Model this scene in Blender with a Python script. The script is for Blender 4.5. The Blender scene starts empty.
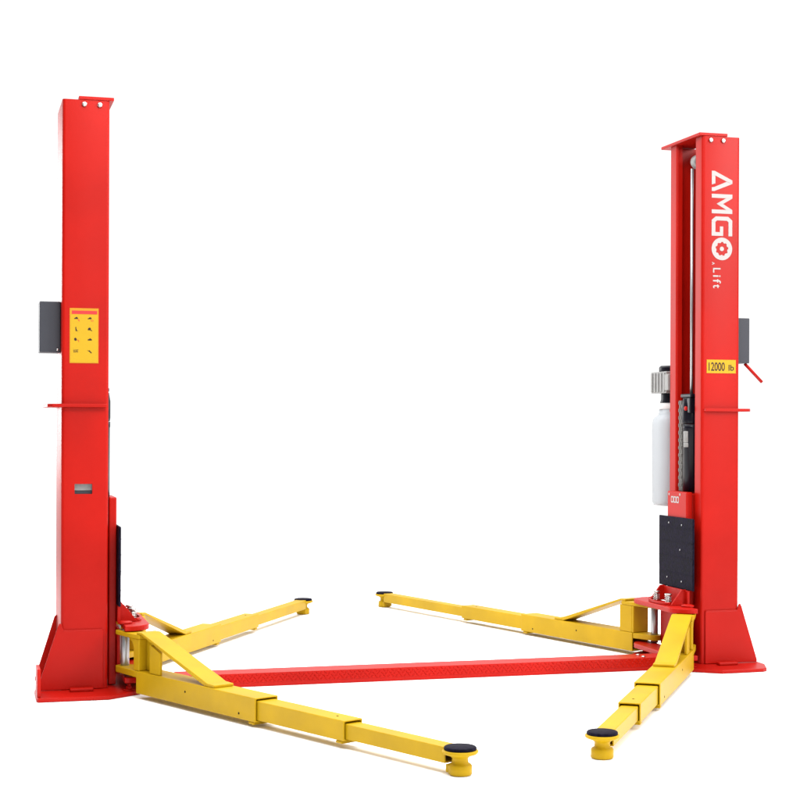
import bpy, bmesh, math, random
from mathutils import Vector, Matrix
random.seed(7)
S = bpy.context.scene
COL = S.collection
PI = math.pi

# ------------------------------------------------------------------ camera, light, exposure
TH, ROLL, F, HZ = 0.2724, 0.0037, 1584.94, 426.1
CAM = Vector((-2.2632, -7.9135, 1.2836))
cd_ = bpy.data.cameras.new('camera'); cam = bpy.data.objects.new('camera', cd_); COL.objects.link(cam)
cd_.sensor_width = 36.0; cd_.sensor_fit = 'HORIZONTAL'
cd_.lens = F / 800 * 36.0
cd_.shift_y = (HZ - 400) / 800.0
cd_.clip_end = 500
fw = Vector((math.sin(TH), math.cos(TH), 0)); rt = Vector((math.cos(TH), -math.sin(TH), 0)); up = Vector((0, 0, 1))
rt2 = rt * math.cos(ROLL) + up * math.sin(ROLL); up2 = up * math.cos(ROLL) - rt * math.sin(ROLL)
m = Matrix((rt2, up2, -fw)).transposed().to_4x4(); m.translation = CAM
cam.matrix_world = m
S.camera = cam

W = bpy.data.worlds.new('World'); S.world = W; W.use_nodes = True
wn = W.node_tree.nodes; wl = W.node_tree.links
bg = wn['Background']
# white studio: bright white backdrop beyond the lift, dim room behind the camera
tc = wn.new('ShaderNodeTexCoord'); vm = wn.new('ShaderNodeVectorMath'); vm.operation = 'DOT_PRODUCT'
vm.inputs[1].default_value = (math.sin(TH), math.cos(TH), 0)
mr = wn.new('ShaderNodeMapRange'); mr.interpolation_type = 'SMOOTHSTEP'
mr.inputs['From Min'].default_value = -0.35; mr.inputs['From Max'].default_value = 0.45
mr.inputs['To Min'].default_value = 0.28; mr.inputs['To Max'].default_value = 1.12
wl.new(tc.outputs['Generated'], vm.inputs[0]); wl.new(vm.outputs['Value'], mr.inputs['Value'])
wl.new(mr.outputs[0], bg.inputs['Strength']); bg.inputs['Color'].default_value = (1, 1, 1, 1)

def area(name, loc, target, sx_, sy_, power, col=(1, 1, 1)):
    l = bpy.data.lights.new(name, 'AREA'); l.shape = 'RECTANGLE'; l.size = sx_; l.size_y = sy_; l.energy = power; l.color = col
    o = bpy.data.objects.new(name, l); COL.objects.link(o); o.location = loc
    d = Vector(target) - Vector(loc); o.rotation_euler = d.to_track_quat('-Z', 'Y').to_euler()
    return o
area('added_front_light', (-0.7, -3.6, 4.7), (-1.65, 0, 2.5), 1.4, 1.4, 165)  # added light, no known source; brightens the upper left column
area('added_front_light', (4.6, -4.2, 3.9), (1.65, 0, 2.2), 1.4, 1.4, 150)  # second added light, for the upper right column
area('added_sheen_light', (-0.9, -8.6, 2.35), (-1.6, 0, 1.9), 1.4, 1.5, 85)  # added light for the hazy sheen on the left column face
area('added_sheen_light', (5.7, -8.2, 3.0), (1.65, 0, 1.9), 2.2, 3.0, 290)  # added light, gives the right column face its haze
area('added_sheen_light', (-4.0, 9.6, 2.6), (1.5, 0, 1.6), 1.8, 3.6, 200)  # added light out of view behind, for highlights on the channel lips
area('overhead_lamp', (0, 0.4, 6.0), (0, 0.4, 0), 11, 11, 1330)
S.view_settings.view_transform = 'Standard'; S.view_settings.look = 'None'
S.view_settings.exposure = 0.0; S.view_settings.gamma = 1

# ------------------------------------------------------------------ materials
def mat(name, col, rough=0.5, metal=0.0, spec=0.3, var=0.0, vscale=3.0, bump=0.0, bscale=200.0, coat=0.0, dark=None):
    M = bpy.data.materials.new(name); M.use_nodes = True
    n = M.node_tree.nodes; l = M.node_tree.links; b = n['Principled BSDF']
    b.inputs['Base Color'].default_value = (*col, 1); b.inputs['Roughness'].default_value = rough
    b.inputs['Metallic'].default_value = metal; b.inputs['Specular IOR Level'].default_value = spec
    b.inputs['Coat Weight'].default_value = coat
    t = n.new('ShaderNodeTexCoord')
    if var:
        no = n.new('ShaderNodeTexNoise'); no.inputs['Scale'].default_value = vscale; no.inputs['Detail'].default_value = 5
        l.new(t.outputs['Object'], no.inputs['Vector'])
        mx = n.new('ShaderNodeMix'); mx.data_type = 'RGBA'
        d = dark or tuple(c * (1 - var) for c in col); h = tuple(min(1, c * (1 + var)) for c in col)
        mx.inputs['A'].default_value = (*d, 1); mx.inputs['B'].default_value = (*h, 1)
        cr = n.new('ShaderNodeMapRange'); cr.inputs['From Min'].default_value = .3; cr.inputs['From Max'].default_value = .7
        l.new(no.outputs['Fac'], cr.inputs['Value']); l.new(cr.outputs[0], mx.inputs['Factor'])
        l.new(mx.outputs['Result'], b.inputs['Base Color'])
        r2 = n.new('ShaderNodeMapRange'); r2.inputs['To Min'].default_value = rough * .85; r2.inputs['To Max'].default_value = min(1, rough * 1.2)
        l.new(no.outputs['Fac'], r2.inputs['Value']); l.new(r2.outputs[0], b.inputs['Roughness'])
    if bump:
        nb = n.new('ShaderNodeTexNoise'); nb.inputs['Scale'].default_value = bscale; nb.inputs['Detail'].default_value = 2
        l.new(t.outputs['Object'], nb.inputs['Vector'])
        bp = n.new('ShaderNodeBump'); bp.inputs['Strength'].default_value = bump; bp.inputs['Distance'].default_value = .002
        l.new(nb.outputs['Fac'], bp.inputs['Height']); l.new(bp.outputs[0], b.inputs['Normal'])
    return M

RED = mat('red_powder_coat', (.345, .0050, .0018), .38, spec=.14, var=.11, vscale=2.2, bump=.12, bscale=90)
YEL = mat('yellow_powder_coat', (.415, .253, .0045), .42, spec=.11, var=.10, vscale=5, bump=.12, bscale=90)
BLK = mat('black_rubber', (.0045, .0036, .009), .6, spec=.05, var=1.2, vscale=55, bump=1.0, bscale=110, dark=(.0015, .001, .004))
BLKM = mat('black_enamel', (.004, .004, .008), .28, spec=.15)
GRYBOX = mat('dark_grey_sheet', (.034, .036, .045), .5, spec=.3, var=.06, vscale=8)
STEEL = mat('zinc_steel', (.55, .55, .53), .3, metal=1.0)
PIN = mat('dull_steel', (.36, .37, .38), .38, metal=.9)
CHAIN = mat('chain_steel', (.19, .185, .175), .45, metal=.3, var=.2, vscale=60)
ALU = mat('cast_aluminium', (.25, .25, .245), .5, metal=.3, spec=.4, var=.1, vscale=30)
PLAST = mat('translucent_white_plastic', (.36, .38, .40), .45, spec=.10)
_b = PLAST.node_tree.nodes['Principled BSDF']; _b.inputs['Subsurface Weight'].default_value = .4; _b.inputs['Subsurface Radius'].default_value = (.05, .05, .05)
WCAP = mat('white_plastic', (.55, .53, .53), .5, spec=.3)
WHT = mat('white_vinyl', (.37, .335, .325), .5, spec=.2)
STY = mat('yellow_sticker_vinyl', (.44, .265, .012), .45, spec=.15, var=.03)
STO = mat('orange_sticker_ink', (.45, .20, .010), .45, spec=.2)
STR = mat('red_sticker_ink', (.50, .03, .03), .5, spec=.2)
STB = mat('black_sticker_ink', (.03, .012, .01), .5, spec=.2)
HOLE = mat('dark_hole', (.02, .012, .006), .8, spec=.1)
FLOOR = mat('white_studio_floor', (.95, .95, .95), .9, spec=.0)

# ------------------------------------------------------------------ mesh helpers
class MB:
    def __init__(s): s.bm = bmesh.new(); s.mi = 0
    def _f(s, fs):
        for f in fs: f.material_index = s.mi
    def box(s, x0, x1, y0, y1, z0, z1):
        v = [s.bm.verts.new((x, y, z)) for x in (x0, x1) for y in (y0, y1) for z in (z0, z1)]
        s._f([s.bm.faces.new([v[i] for i in q]) for q in ((0, 1, 3, 2), (4, 6, 7, 5), (0, 4, 5, 1), (2, 3, 7, 6), (0, 2, 6, 4), (1, 5, 7, 3))]); return s
    def prism(s, pts, fn0, fn1):
        a = [s.bm.verts.new(fn0(*p)) for p in pts]; b = [s.bm.verts.new(fn1(*p)) for p in pts]
        n = len(pts); fs = [s.bm.faces.new(a), s.bm.faces.new(b[::-1])]
        for i in range(n): fs.append(s.bm.faces.new((a[i], b[i], b[(i + 1) % n], a[(i + 1) % n])))
        s._f(fs); return s
    def prz(s, pts, z0, z1): return s.prism(pts, lambda x, y: (x, y, z0), lambda x, y: (x, y, z1))
    def pry(s, pts, y0, y1): return s.prism(pts, lambda x, z: (x, y0, z), lambda x, z: (x, y1, z))
    def prx(s, pts, x0, x1): return s.prism(pts, lambda y, z: (x0, y, z), lambda y, z: (x1, y, z))
    def rings(s, rs, close=True):
        vs = [[s.bm.verts.new(p) for p in r] for r in rs]; fs = []
        n = len(vs[0])
        for a, b in zip(vs, vs[1:]):
            for i in range(n): fs.append(s.bm.faces.new((a[i], a[(i + 1) % n], b[(i + 1) % n], b[i])))
        if close: fs += [s.bm.faces.new(vs[0][::-1]), s.bm.faces.new(vs[-1])]
        for f in fs: f.smooth = True
        s._f(fs); return s
    def lathe(s, x, y, prof, n=40, sx=1, sy=1):
        return s.rings([[(x + r * sx * math.cos(2 * PI * i / n), y + r * sy * math.sin(2 * PI * i / n), z) for i in range(n)] for r, z in prof])
    def cyl(s, p, q, r, n=24, r2=None):
        p = Vector(p); q = Vector(q); d = (q - p).normalized(); a = d.orthogonal().normalized(); b = d.cross(a)
        r2 = r if r2 is None else r2
        return s.rings([[c + (a * math.cos(2 * PI * i / n) + b * math.sin(2 * PI * i / n)) * rr for i in range(n)] for c, rr in ((p, r), (q, r2))])
    def tube(s, pts, r, n=12):
        pts = [Vector(p) for p in pts]; rs = []
        ref = Vector((0.13, 0.31, 0.94)).normalized()
        for i, p in enumerate(pts):
            d = (pts[min(i + 1, len(pts) - 1)] - pts[max(i - 1, 0)]).normalized()
            a = d.cross(ref).normalized(); b = d.cross(a)
            rs.append([p + (a * math.cos(2 * PI * k / n) + b * math.sin(2 * PI * k / n)) * r for k in range(n)])
        return s.rings(rs)
    def build(s, name, mats, parent=None, bev=0.0, seg=2, M=None, smooth=True):
        bmesh.ops.recalc_face_normals(s.bm, faces=s.bm.faces)
        me = bpy.data.meshes.new(name); 
        if M is not None: s.bm.transform(M)
        if M is not None and M.determinant() < 0: bmesh.ops.reverse_faces(s.bm, faces=s.bm.faces)
        s.bm.to_mesh(me); s.bm.free()
        for mm in (mats if isinstance(mats, (list, tuple)) else [mats]): me.materials.append(mm)
        o = bpy.data.objects.new(name, me); COL.objects.link(o)
        if parent is not None: o.parent = parent
        if bev:
            md = o.modifiers.new('edge', 'BEVEL'); md.width = bev; md.segments = seg; md.limit_method = 'ANGLE'; md.angle_limit = math.radians(35)
            md.harden_normals = False
        return o

def soften(o, ang=35):
    bm = bmesh.new(); bm.from_mesh(o.data)
    for f in bm.faces: f.smooth = True
    for e in bm.edges: e.smooth = not (len(e.link_faces) == 2 and e.calc_face_angle() > math.radians(ang))
    bm.to_mesh(o.data); bm.free()
def circ(cx, cy, r, a0, a1, n):
    return [(cx + r * math.cos(a0 + (a1 - a0) * i / n), cy + r * math.sin(a0 + (a1 - a0) * i / n)) for i in range(n + 1)]
def hull(pts):
    pts = sorted(set((round(a, 5), round(b, 5)) for a, b in pts))
    def half(ps):
        h = []
        for p in ps:
            while len(h) > 1 and (h[-1][0] - h[-2][0]) * (p[1] - h[-2][1]) - (h[-1][1] - h[-2][1]) * (p[0] - h[-2][0]) <= 0: h.pop()
            h.append(p)
        return h[:-1]
    return half(pts) + half(pts[::-1])

# ------------------------------------------------------------------ setting
fl = MB().prz([(-6, -2.4), (6, -4.4), (6, 5.8), (-6, 5.8)], -.05, 0).build('floor', FLOOR)
fl['kind'] = 'structure'

# ------------------------------------------------------------------ the lift
lift = bpy.data.objects.new('two_post_lift', None); COL.objects.link(lift)
lift['label'] = 'red two-post car lift with four yellow swing arms standing on white floor'
lift['category'] = 'car lift'

A, CD, HW, T, TOP = 1.5624, .222, .2, .008, 2.84
LIP, RET = .112, .034
FR = -HW                       # front face of both columns

def text_mesh(txt, size, name):
    cu = bpy.data.curves.new(name, 'FONT'); cu.body = txt; cu.size = size; cu.extrude = .0; cu.offset = .014
    o = bpy.data.objects.new(name, cu); COL.objects.link(o)
    dg = bpy.context.evaluated_depsgraph_get(); me = bpy.data.meshes.new_from_object(o.evaluated_get(dg))
    bm = bmesh.new(); bm.from_mesh(me)
    bpy.data.objects.remove(o); bpy.data.curves.remove(cu)
    return bm
def add_text(mb, txt, fn, w, h, mi):
    """flat letters fitted into w x h; fn maps (p, q) to a point"""
    bm = text_mesh(txt, 1, 'lettering')
    xs = [v.co.x for v in bm.verts]; ys = [v.co.y for v in bm.verts]
    x0, x1, y0, y1 = min(xs), max(xs), min(ys), max(ys)
    vm = {v: mb.bm.verts.new(fn((v.co.x - x0) / (x1 - x0) * w, (v.co.y - y0) / (y1 - y0) * h)) for v in bm.verts}
    for f in bm.faces:
        try: mb.bm.faces.new([vm[v] for v in f.verts]).material_index = mi
        except ValueError: pass
    bm.free()

def column(sd, label):
    X = Matrix.Diagonal((sd, 1, 1, 1))
    a, b = A, A + CD
    prof = [(a, -LIP), (a, -HW), (b, -HW), (b, HW), (a, HW), (a, LIP), (a + RET, LIP), (a + RET, LIP + T), (a + T, LIP + T), (a + T, HW - T), (b - T, HW - T),
            (b - T, -HW + T), (a + T, -HW + T), (a + T, -LIP - T), (a + RET, -LIP - T), (a + RET, -LIP)]
    # round the pressed bends
    def rnd(ps, r):
        out = []
        n = len(ps)
        for i in range(n):
            p = Vector(ps[i]); q0 = Vector(ps[i - 1]); q1 = Vector(ps[(i + 1) % n]); ri = r[i]
            if not ri: out.append(tuple(p)); continue
            d0 = (q0 - p).normalized(); d1 = (q1 - p).normalized(); c = p + (d0 + d1) * ri
            s0 = p + d0 * ri - c; s1 = p + d1 * ri - c
            for k in range(7):
                t = k / 6 * PI / 2; out.append(tuple(c + s0 * math.cos(t) + s1 * math.sin(t)))
        return out
    prof = rnd(prof, [.011, .015, .015, .015, .015, .011, 0, 0, .004, .007, .007, .007, .007, .004, 0, 0])
    mb = MB().prz(prof, .02, TOP)
    col = mb.build('column', RED, lift, 0, 3, X); soften(col)
    col['label'] = label
    foot = [(a + .022, .0205), (a + .022, .300), (b - .014, .300), (b - .003, .334), (b + .006, .338), (b + .014, .322), (b + .106, .036), (b + .106, .0205)]
    MB().pry(foot, FR - .010, FR - .0005).build('foot_plate', RED, col, .003, 2, X)
    bead = lambda p, q, n=26: [(p[0] + (q[0] - p[0]) * i / n, FR - .006 - .0015 * (i % 2), p[1] + (q[1] - p[1]) * i / n) for i in range(n + 1)]
    MB().tube(bead((a + .024, .3015), (b - .006, .3015)), .0035, 8).build('weld_bead', RED, col, 0, 1, X)
    MB().pry([(b + .0005, .0205), (b + .0005, .345), (b + .012, .335), (b + .105, .035), (b + .105, .0205)], HW - .10, HW - .09).build('rib', RED, col, .002, 1, X)
    # joint flange
    MB().prz([(a + .012, FR - .022), (b + .045, FR - .022), (b + .066, FR + .0), (b + .066, HW - .02), (b + .045, HW + .02), (a + .012, HW + .02), (a + .012, HW + .001), (b + .001, HW + .001),
              (b + .001, FR - .001), (a + .012, FR - .001)], 1.368, 1.384).build('joint_flange', RED, col, .002, 1, X)
    # cap plate with a front flap
    mb = MB().box(a - .02, a + .146, FR - .004, HW + .075, TOP + .001, TOP + .017)
    cap = mb.build('cap_plate', RED, col, .002, 1, X)
    for u in (a + .047, a + .12):
        MB().cyl((u, FR - .0005, TOP - .022), (u, FR - .010, TOP - .022), .0125, 6).build('bolt', STEEL, col, .002, 2, X)
    MB().cyl((a + .075, -.03, 2.735), (a + .075, .02, 2.735), .04, 28).cyl((a + .075, -.045, 2.735), (a + .075, -.031, 2.735), .03, 20).build('pulley', ALU, col, .004, 2, X)
    return col, X

cl, XL = column(-1, 'post seen from its plain front face with the tall yellow instruction sticker')
cr, XR = column(1, 'post with the white vertical lettering, open channel visible')

# window cut through the front flange of the left column
cut = MB().box(-1.722, -1.639, FR - .1, FR + .06, .953, 1.001).build('cutter', RED)
bo = cl.modifiers.new('slot', 'BOOLEAN'); bo.operation = 'DIFFERENCE'; bo.object = cut; bo.solver = 'EXACT'
dg = bpy.context.evaluated_depsgraph_get(); me = bpy.data.meshes.new_from_object(cl.evaluated_get(dg))
cl.modifiers.clear(); cl.data = me; bpy.data.objects.remove(cut)
MB().box(-1.745, -1.615, FR + .02, FR + .05, .968, 1.03).build('latch_block', ALU, cl, .003)
MB().box(-1.745, -1.615, FR + .016, FR + .05, .90, .966).build('latch_bar', GRYBOX, cl, .003)

# grey lock covers on the outer web
for c, X in ((cl, XL), (cr, XR)):
    b = A + CD
    o = MB().box(b + .001, b + .100, -.125, .010, 1.632, 1.877).build('lock_cover', GRYBOX, c, .004, 2, X)
MB().tube([(1.868, -.10, 1.631), (1.885, -.105, 1.612), (1.962, -.12, 1.530)], .0085).build('release_lever', RED, cr, 0)
MB().cyl((-1.80, -.127, 1.645), (-1.80, -.131, 1.645), .006, 10).build('screw', STEEL, cl)

# ---- stickers and lettering (flat vinyl, a millimetre proud)
def sticker_left():
    y = FR - .0015; u0, u1, z0, z1 = -1.748, -1.612, 1.579, 1.842
    mb = MB(); mb.mi = 1; mb.box(u0, u1, y, FR - .0002, z0, z1)
    mb.mi = 0; mb.box(u0 + .004, u1 - .004, y - .0006, y - .0001, z0 + .004, z1 - .030)
    mb.mi = 2; mb.box(u0 + .010, u1 - .007, y - .0006, y - .0001, z1 - .028, z1 - .012)
    def blob(cx, cz, pts, mi=3):
        mb.mi = mi; mb.pry([(cx + px * .001, cz + pz * .001) for px, pz in pts], y - .0012, y - .0007)
    c0, c1 = u0 + .031, u0 + .095; rows = [z1 - .050, z1 - .100, z1 - .150, z1 - .207]
    def ln(cx, cz, x0, z0_, x1, z1_, w=2.4, mi=3):
        d = Vector((x1 - x0, z1_ - z0_)); n = Vector((-d.y, d.x)).normalized() * w / 2
        blob(cx, cz, [(x0 + n.x, z0_ + n.y), (x1 + n.x, z1_ + n.y), (x1 - n.x, z1_ - n.y), (x0 - n.x, z0_ - n.y)], mi)
    # raised car with red arrow / two posts
    for cx, cz in ((c0, rows[0]), (c1, rows[0])):
        blob(cx, cz, [(-10, -2), (-10, 2), (-5, 3), (-2, 7), (4, 7), (8, 2), (8, -2)])
    ln(c0, rows[0], 8, -3, 12, -12, 2, 2); ln(c0, rows[0], 12, -3, 14, -14, 2, 2); ln(c1, rows[0], 4, -6, 12, -14, 2, 2); ln(c1, rows[0], 12, -4, 17, -12, 2, 2)
    # walking figure
    blob(c0, rows[1], circ(-2, 7, 3, 0, 2 * PI, 8)[:-1]); blob(c0, rows[1], [(-5, 3), (1, 3), (2, -4), (-3, -4)]); ln(c0, rows[1], -1, -4, 6, -10, 3); ln(c0, rows[1], -2, -4, -1, -11, 3)
    blob(c1, rows[1], [(-10, -5), (-9, 3), (-3, 8), (3, 7), (5, 1), (1, -5)]); ln(c1, rows[1], 2, -3, 10, -8, 4)
    blob(c0, rows[2], [(-9, -4), (-10, 5), (-4, 9), (1, 5), (3, -2), (-2, -7)]); ln(c0, rows[2], 8, -3, 12, -12, 2, 2); ln(c0, rows[2], 4, -2, 14, -6, 2, 2)
    blob(c1, rows[2], [(-11, -4), (-9, 2), (-3, 3), (0, 7), (5, 5), (11, 0), (8, -4)])
    for k in range(4): ln(c0, rows[3], -13 + 6 * k, 7, -11 + 6 * k, -6, 1.6)
    ln(c0, rows[3], -13, 6, 10, 8, 1.6); ln(c0, rows[3], -12, -3, 9, 2, 1.4)
    blob(c1, rows[3], [(-6, 2), (-2, 7), (3, 1), (10, -6), (6, -9), (0, -3)]); ln(c1, rows[3], -10, 5, -4, 2, 2)
    return mb.build('instruction_sticker', [STY, STO, STR, STB], cl)
sticker_left()

def sticker_right():
    y = FR - .0015
    mb = MB(); mb.box(1.591, 1.762, y, FR - .0002, 1.573, 1.645)
    add_text(mb, '12000', lambda p, q: (1.602 + p, y - .0006, 1.585 + q), .095, .046, 1)
    add_text(mb, 'lb', lambda p, q: (1.719 + p, y - .0006, 1.587 + q), .032, .032, 1)
    return mb.build('capacity_sticker', [STY, STB], cr)
sticker_right()

def logo():
    y = FR - .0012; U0, H = 1.617, .121
    mb = MB()
    def poly(pts, ztop, wd):
        mb.pry([(U0 + q * H, ztop - p * wd) for p, q in pts], y, FR - .0002)
    # A without a crossbar, its foot bar open at one end
    z, w = 2.655, .108
    poly([(0, 0), (0, .14), (.44, 1), (.60, 1), (.60, .99), (.5, .72), (.24, .19), (.24, 0)], z, w)
    poly([(.245, 0), (.245, .17), (.62, .17), (.68, 0)], z, w)
    poly([(.605, .985), (.61, 1), (1, .12), (1, 0), (.82, 0), (.80, .12), (.515, .72)], z, w)
    z, w = 2.532, .104
    poly([(0, 0), (0, 1), (.20, 1), (.20, 0)], z, w); poly([(.8, 0), (.8, 1), (1, 1), (1, 0)], z, w)
    poly([(.205, 1), (.205, .70), (.5, .24), (.5, .55)], z, w); poly([(.505, .55), (.505, .24), (.795, .70), (.795, 1)], z, w)
    z, w = 2.412, .106
    poly([(0, .2), (0, .8), (.18, 1), (.98, 1), (.98, .82), (.28, .82), (.20, .74), (.20, .26), (.28, .18), (.28, 0), (.18, 0)], z, w)
    poly([(.285, 0), (.285, .18), (.79, .18), (.79, .40), (.50, .40), (.50, .56), (.98, .56), (.98, 0)], z, w)
    # O drawn as a ring round a toothed wheel
    cx, cz, R = U0 + H / 2, 2.239, .0605
    n = 72; out = [(cx + R * math.cos(2 * PI * i / n), cz + R * math.sin(2 * PI * i / n)) for i in range(n)]
    inn = []
    for i in range(n):
        r = .0375 if (i % 8) < 4 else .0325
        inn.append((cx + r * math.cos(2 * PI * i / n), cz + r * math.sin(2 * PI * i / n)))
    vo = [mb.bm.verts.new((p[0], y, p[1])) for p in out]; vi = [mb.bm.verts.new((p[0], y, p[1])) for p in inn]
    for i in range(n): mb.bm.faces.new((vo[i], vo[(i + 1) % n], vi[(i + 1) % n], vi[i]))
    mb.pry(circ(cx, cz, .012, 0, 2 * PI, 20)[:-1], y, FR - .0002)
    # small registered mark and the word below
    mb.pry([(1.620, 2.168), (1.637, 2.160), (1.620, 2.152), (1.620, 2.156), (1.630, 2.160), (1.620, 2.164)], y, FR - .0002)
    add_text(mb, 'L', lambda p, q: (1.626 + q, y, 2.136 - p), .026, .044, 0)
    add_text(mb, 'i', lambda p, q: (1.626 + q, y, 2.097 - p), .009, .044, 0)
    add_text(mb, 'f', lambda p, q: (1.626 + q, y, 2.076 - p), .022, .046, 0)
    add_text(mb, 't', lambda p, q: (1.626 + q, y, 2.048 - p), .020, .040, 0)
    return mb.build('white_lettering', WHT, cr)
logo()

# ------------------------------------------------------------------ base plates
def base(sd):
    X = Matrix.Diagonal((sd, 1, 1, 1)); b = A + CD
    pts = [(b + .120, -.18), *([(b + .122, -.41), (b + .115, -.425)] if sd < 0 else [(b + .118, -.27), (b + .06, -.40), (b + .03, -.418)]), (1.575, -.425), (1.405, -.30), (1.30, -.16), (1.30, .16), (1.405, .30), (1.575, .425), (b + .03, .425), (b + .05, .30)]
    bp = MB().prz(pts, .001, .019).build('base_plate', RED, lift, .003, 2, X)
    for u, v in ((1.47, -.285), (1.65, .335), (1.47, .285)):
        MB().cyl((u, v, .0195), (u, v, .024), .026, 24).cyl((u, v, .0243), (u, v, .040), .015, 6).cyl((u, v, .0403), (u, v, .05), .009, 12).build('anchor_bolt', RED, bp, .0015, 1, X)
    MB().box(1.635, 1.745, -.275, -.235, .0195, .034).build('foot_cleat', RED, bp, .004, 2, X)
    return bp
bl = base(-1); br = base(1)
MB().box(-1.903, -1.886, -.395, -.24, .0195, .150).build('end_stop', RED, bl, .003)

# ------------------------------------------------------------------ carriages with guard pads
PU, PV = 1.4817, .2065
def carriage(sd):
    X = Matrix.Diagonal((sd, 1, 1, 1))
    mb = MB().box(1.515, 1.552, -.118, .118, .022, .933)            # tall slide box, runs in the channel
    mb.box(1.553, 1.70, -.104, .104, .022, .925)
    c = mb.build('carriage', RED, lift, .006, 2, X)
    top = hull(circ(PU - .01, -PV, .105, 0, 2 * PI, 32) + circ(PU - .01, PV, .105, 0, 2 * PI, 32) + [(1.514, -.30), (1.514, .30)])
    top = [(min(u, 1.553) if abs(v) > .119 else min(u, 1.5145), v) for u, v in top]
    top = hull([p for p in top if p[0] < 1.5]) 
    MB().prz(top, .302, .328).build('arm_bracket', RED, c, .004, 2, X)
    MB().prz(top, .055, .082).build('arm_bracket', RED, c, .004, 2, X)
    # back plate between the brackets and the shield shaped cheek above
    MB().box(1.50, 1.5145, -.17, .17, .083, .301).build('back_plate', RED, c, .002, 1, X)
    MB().box(1.4995, 1.5145, -.165, .165, .3285, .4085).build('back_plate', RED, c, .002, 1, X)
    arc = [(1.418 - .035 * math.cos(PI * t / 20), .128 * math.sin(PI * t / 20)) for t in range(-10, 11)]
    arc2 = [(u + .010, v * .93) for u, v in arc]
    MB().prz(arc + arc2[::-1], .3285, .343).build('curved_rim', RED, c, .002, 1, X)
    for s in (-1, 1):
        MB().prism([(1.514, .329), (1.415, .329), (1.480, .412), (1.514, .412)], lambda u, z: (u, s * .135 - .006, z), lambda u, z: (u, s * .135 + .006, z)).build('gusset', RED, c, .002, 1, X)
        # toothed arm restraint and its pull pin
        n = 60; pts = []
        for i in range(n):
            t = 2 * PI * i / n; r = .052 if i % 4 < 2 else .046
            pts.append((PU - .018 + r * math.cos(t), s * PV * .55 + r * math.sin(t)))
        mb = MB().cyl((PU - .05, s * .075, .329), (PU - .05, s * .075, .375), .013, 14).cyl((PU - .05, s * .075, .376), (PU - .05, s * .075, .386), .02, 14)
        k = [(PU - .05 + .018 * math.cos(t * .8), s * .075 + .018 * math.sin(t * .8), .335 + t * .0013) for t in range(0, 30)]
        mb.tube(k, .0028, 6)
        mb.build('pull_pin', STEEL, c, .001, 1, X)
        MB().lathe(PU, s * PV, [(.0, .3282), (.034, .3282), (.034, .337), (.02, .341), (.0, .341)], 28).build('pin_head', RED, c, 0, 2, X)
    # rubber guard
    mb = MB().box(1.503, 1.5142, -.222, .200, .410, .795)
    g = mb.build('guard_pad', BLK, c, .004, 2, X)
    mb = MB()
    for z in (.49, .58, .66, .735): mb.box(1.5016, 1.5029, -.214, .194, z - .002, z + .002)
    mb.build('guard_groove', BLK, c, 0, 1, X)
    for v, z in ((-.09, .45), (.09, .46), (-.09, .755), (.07, .76), (-.07, .62)):
        MB().cyl((1.5028, v, z), (1.4995, v, z), .005, 12).build('screw', PIN, c, .001, 1, X)
    return c
kl = carriage(-1); kr = carriage(1)
# white emblem printed on the right carriage
mb = MB()
for k in range(3):
    v = .055 - k * .033
    o_ = [(v + dx, .888 + dz) for dx, dz in ((-.012, -.018), (-.016, -.012), (-.016, .012), (-.012, .018), (.012, .018), (.016, .012), (.016, -.012), (.012, -.018))]
    i_ = [(v + (p - v) * .55, .888 + (q - .888) * .6) for p, q in o_]
    vo = [mb.bm.verts.new((1.5142, p, q)) for p, q in o_]; vi = [mb.bm.verts.new((1.5142, p, q)) for p, q in i_]
    for i in range(8): mb.bm.faces.new((vo[i], vo[(i + 1) % 8], vi[(i + 1) % 8], vi[i]))
for v, z in ((.095, .915), (-.04, .918)): mb.prx(circ(v, z, .007, 0, 2 * PI, 12)[:-1], 1.5138, 1.5148)
mb.build('emblem', WHT, kr)

# ------------------------------------------------------------------ hydraulic cylinders and chains
def ram(sd):
    X = Matrix.Diagonal((sd, 1, 1, 1)); u, v = 1.590, -.032
    c = MB().lathe(u, v, [(.049, .934), (.049, 1.27), (.051, 1.275), (.051, 1.30), (.0, 1.30)], 32).build('hydraulic_cylinder', BLKM, lift, 0, 2, X)
    MB().cyl((u - .005, v, 1.301), (u - .005, v, 2.69), .0085, 16).build('piston_rod', PIN, c, 0, 2, X)
    MB().box(u - .040, u + .02, v - .060, v + .065, 1.445, 1.465).box(u - .04, u + .02, v - .052, v - .012, 1.36, 1.444).lathe(u, v + .01, [(.050, 1.301), (.0525, 1.32), (.0525, 1.40), (.045, 1.444)], 24).build('cylinder_head', BLKM, c, .005, 2, X)
    if sd > 0: MB().lathe(u - .035, v - .01, [(.020, 1.20), (.020, 1.262)], 20).lathe(u - .036, v - .012, [(.019, 1.175), (.019, 1.199)], 16).build('hose_fitting', ALU, c, .003, 2, X)
    if sd > 0: MB().cyl((u - .05, v - .035, 1.385), (u - .062, v - .035, 1.385), .012, 12).build('bleed_plug', RED, c, .002, 1, X)
    # leaf chain
    mb = MB(); uu, vv = 1.570, .048
    for k in range(24):
        z = .945 + k * .0205
        for j in range(3):
            off = (j - 1) * .014 + (0.004 if k % 2 else -.004)
            mb.pry([(uu + p, z + q) for p, q in ((-.010, -.013), (-.014, -.006), (-.014, .006), (-.010, .013), (.010, .013), (.014, .006), (.014, -.006), (.010, -.013))], vv + off - .0022, vv + off + .0022)
        mb.cyl((uu, vv - .026, z), (uu, vv + .026, z), .005, 8)
    mb.build('leaf_chain', CHAIN, lift, 0, 2, X)
ram(-1); ram(1)

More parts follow.
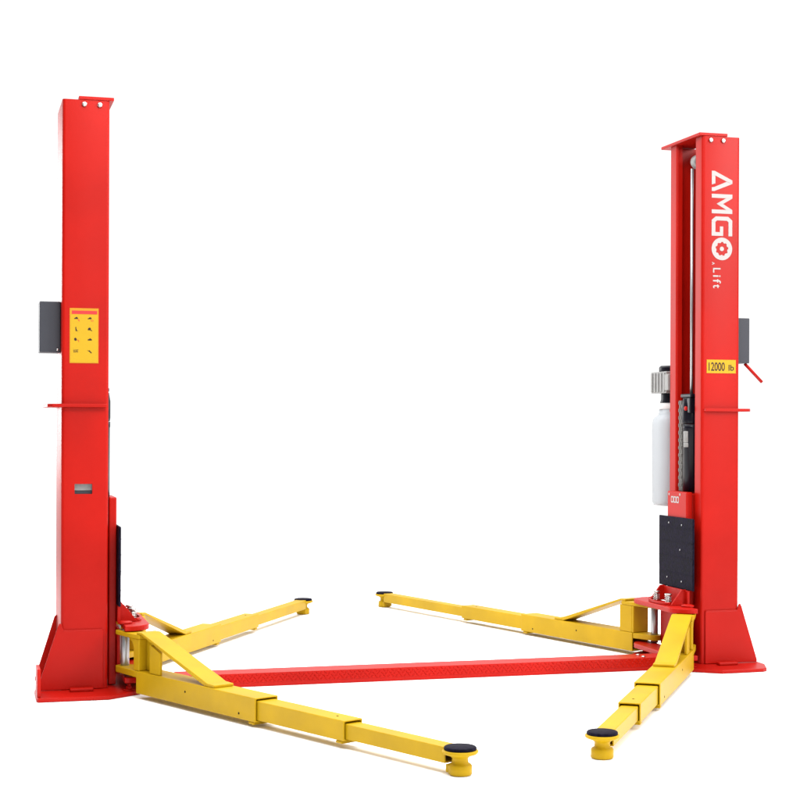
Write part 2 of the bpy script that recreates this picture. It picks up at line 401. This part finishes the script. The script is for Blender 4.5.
# ------------------------------------------------------------------ power unit behind the right column
u, v = 1.655, .35
pw = MB().box(u - .088, u + .115, v - .10, v + .10, 1.475, 1.597).box(u - .10, u + .11, HW + .002, v - .1005, 1.49, 1.58)
for k in range(5): pw.box(u - .094, u - .0882, v - .085 + k * .04, v - .065 + k * .04, 1.482, 1.59)
pw = pw.build('power_unit', ALU, lift, .006)
MB().lathe(u, v, [(.078, 1.598), (.078, 1.622), (.068, 1.632), (0, 1.632)], 36).build('motor_cap', BLKM, pw, .002)
MB().lathe(u, v, [(.072, 1.421), (.066, 1.44), (.066, 1.4745)], 36).build('pump_body', BLKM, pw, .002)
MB().lathe(u, v, [(.074, 1.384), (.078, 1.388), (.078, 1.414), (.07, 1.4205)], 36).build('filler_cap', WCAP, pw)
n = 48
def sq(t, r, e=.62):
    c, s = math.cos(t), math.sin(t)
    return (u + math.copysign(abs(c) ** e, c) * r, v + math.copysign(abs(s) ** e, s) * r * .95)
MB().rings([[(*sq(2 * PI * i / n, r), z) for i in range(n)] for r, z in ((.082, .838), (.097, .842), (.102, .852), (.105, .87), (.107, 1.27), (.106, 1.305), (.102, 1.325), (.095, 1.338), (.078, 1.348), (.072, 1.36), (.071, 1.3835))]).build('oil_reservoir', PLAST, pw)

# ------------------------------------------------------------------ tread plate cover between the columns
mb = MB().prx([(-.222, .020), (-.2215, .0205), (-.214, .066), (-.07, .066), (-.02, .0205), (-.02, .020)], -1.37, 1.37)
mb.prx([(-.221, .001), (-.221, .0195), (-.022, .0195), (-.022, .001)], -1.29, 1.29)
fc = mb.build('floor_cover', RED, lift, .002, 1)
# raised lozenges of the tread pattern on the front slope
mb = MB()
import itertools
sl = Vector((0, .0075, .0455)).normalized(); nn = Vector((0, -.0455, .0075)).normalized()
for r_ in range(3):
    for k in range(118):
        x = -1.27 + k * .0216 + (r_ % 2) * .0108
        c = Vector((x, -.2215, .0205)) + sl * (.009 + r_ * .0140)
        ang = .7 if (k + r_) % 2 else -.7
        d1 = Vector((1, 0, 0)) * math.cos(ang) + sl * math.sin(ang); d2 = nn.cross(d1)
        vs = [mb.bm.verts.new(c + d1 * p + d2 * q + nn * h) for p, q, h in ((-.0095, 0, .0002), (0, -.0036, .0002), (.0095, 0, .0002), (0, .0036, .0002), (-.004, 0, .0042), (.004, 0, .0042))]
        for f in ((0, 1, 4), (1, 5, 4), (1, 2, 5), (2, 3, 5), (3, 4, 5), (3, 0, 4)): mb.bm.faces.new([vs[i] for i in f])
mb.build('tread_pattern', RED, fc, 0)
for x, yv in itertools.product((-1.24, 1.24), (-.18, -.11)):
    MB().lathe(x, yv, [(.011, .0662), (.011, .070), (.006, .0725), (0, .0725)], 14).build('screw', STEEL, fc)

# ------------------------------------------------------------------ swing arms
def tube_box(mb, s0, s1, w, z0, z1, th=.007):
    """hollow square tube along s"""
    for p in ((s0, s1, -w, w, z1 - th, z1), (s0, s1, -w, w, z0, z0 + th), (s0, s1, -w, -w + th, z0 + th, z1 - th), (s0, s1, w - th, w, z0 + th, z1 - th)): pass
    o = [(-w, z0), (w, z0), (w, z1), (-w, z1)]; i = [(-w + th, z0 + th), (w - th, z0 + th), (w - th, z1 - th), (-w + th, z1 - th)]
    V = lambda s, q: [mb.bm.verts.new((s, a_, b_)) for a_, b_ in q]
    A0, A1, B0, B1 = V(s0, o), V(s1, o), V(s0, i), V(s1, i)
    for k in range(4):
        j = (k + 1) % 4
        for q in ((A0[k], A0[j], A1[j], A1[k]), (B0[k], B1[k], B1[j], B0[j]), (A1[k], A1[j], B1[j], B1[k]), (A0[k], B0[k], B0[j], A0[j])): mb.bm.faces.new(q)
    return mb

def arm(piv, tip, e1, e2, label, front):
    piv = Vector(piv); tip = Vector(tip); d = tip - piv; L = d.length; ang = math.atan2(d.y, d.x)
    X = Matrix.Translation((piv.x, piv.y, 0)) @ Matrix.Rotation(ang, 4, 'Z')
    Z0, Z1 = .024, .128
    sg = -1 if d.x > 0 else 1          # side turned to the viewer's side of the lift
    mb = tube_box(MB(), .20 if front else .12, e1, .060, Z0, Z1)
    a = mb.build('swing_arm', YEL, lift, .004, 2, X); a['label'] = label
    # pivot lugs: rounded plates
    MB().prz(hull(circ(0, 0, .044, 0, 2 * PI, 28) + [(.13, -.056), (.13, .056), (.22, -.056), (.22, .056)]), .278, .298).build('pivot_lug', YEL, a, .003, 2, X)
    MB().prz(hull(circ(0, 0, .044, 0, 2 * PI, 28) + [(.197 if front else .117, -.058), (.197 if front else .117, .058)]), .098, .1275).build('pivot_lug', YEL, a, .003, 2, X)
    # upright post under the brace
    mb = MB()
    if front:
        mb.pry([(.165, .1285), (.165, .235), (.150, .262), (.115, .2775), (.218, .2775), (.213, .25), (.213, .1285)], -.052, .052)
        mb.pry([(.2135, .1285), (.2135, .2775), (.305, .262), (.305, .1285)], -.010, .010)
        mb.pry([(.3055, .1285), (.3055, .262), (.395, .231), (.395, .1285)], *sorted((sg * .038, sg * .052))); mb.pry([(.3055, .1285), (.3055, .262), (.317, .257), (.317, .1285)], *sorted((sg * -.012, sg * .0375)))
    else:
        mb.box(.115, .129, -.055, .055, .1285, .2775).box(.1295, .235, -.055, -.043, .1285, .2775).box(.1295, .235, .043, .055, .1285, .2775)
    mb.build('upright', YEL, a, .003, 2, X)
    # sloping brace, flat bar bent down onto the tube
    s1 = .77; zt = .1285
    mb = MB().pry([(.19, .2985), (.19, .310), (.235, .310), (s1 - .03, zt + .028), (s1 + .01, zt + .0145), (s1 + .07, zt + .0125), (s1 + .07, zt), (s1 - .01, zt), (.232, .2985)], -.052, .052)
    mb.build('brace', YEL, a, .003, 2, X)
    MB().cyl((0, 0, .083), (0, 0, .3015), .0205, 24).build('pivot_pin', PIN, a, .002, 1, X)
    # telescoping stages
    zc = (Z0 + Z1) / 2
    m2 = tube_box(MB(), e1 - .25, e2, .0485, Z0 + .008, Z1 - .0135).build('middle_tube', YEL, a, .0035, 2, X)
    m3 = tube_box(MB(), e2 - .25, L - .045, .037, Z0 + .0155, Z1 - .0275).build('inner_tube', YEL, a, .003, 2, X)
    # stops below the ends
    for e, w, z in ((e1, .060, Z0), (e2, .0485, Z0 + .008)):
        MB().box(e - .055, e - .015, -w * .95, w * .95, z - .013, z - .0005).build('stop_block', YEL, a, .005, 2, X)
    # small dark screw holes
    for e, t_, z in ((e1 - .12, .060, zc - .028), (.62, .060, zc + .01)):
        MB().cyl((e, sg * t_, z), (e, sg * (t_ + .001), z), .005, 12).build('screw_hole', HOLE, a, 0, 1, X)
    MB().cyl((e2 - .10, 0, Z1 - .0135), (e2 - .10, 0, Z1 - .0125), .005, 12).build('screw_hole', HOLE, a, 0, 1, X)
    # lift pad on its foot
    MB().lathe(L, 0, [(.040, .002), (.044, .006), (.044, .036), (.040, .041), (.031, .046), (.030, .062), (.036, .070), (.062, .079), (.067, .084), (.067, .091), (.064, .093), (0, .093)], 44).build('pad_foot', YEL, a, 0, 2, X)
    MB().box(L - .0445, L - .02, -.033, .033, .008, .0385).build('foot_bracket', YEL, a, .003, 2, X)
    n_ = 44
    MB().lathe(L, 0, [(.059, .0935), (.061, .096), (.060, .103), (.056, .106), (0, .106)], n_).build('rubber_pad', BLK, a, 0, 2, X)
    return a

arm((-PU, -PV), (-.475, -2.353), 1.160, 1.745, 'yellow arm reaching from the plain-faced post toward the viewer', True)
arm((-PU, PV), (.0115, 2.669), 1.255, 1.90, 'yellow arm reaching from the plain-faced post to the back', False)
arm((PU, PV), (.663, 2.954), 1.165, 1.83, 'yellow arm reaching from the lettered post to the back', False)
arm((PU, -PV), (.147, -2.213), 1.33, 1.80, 'yellow arm reaching from the lettered post toward the viewer', True)
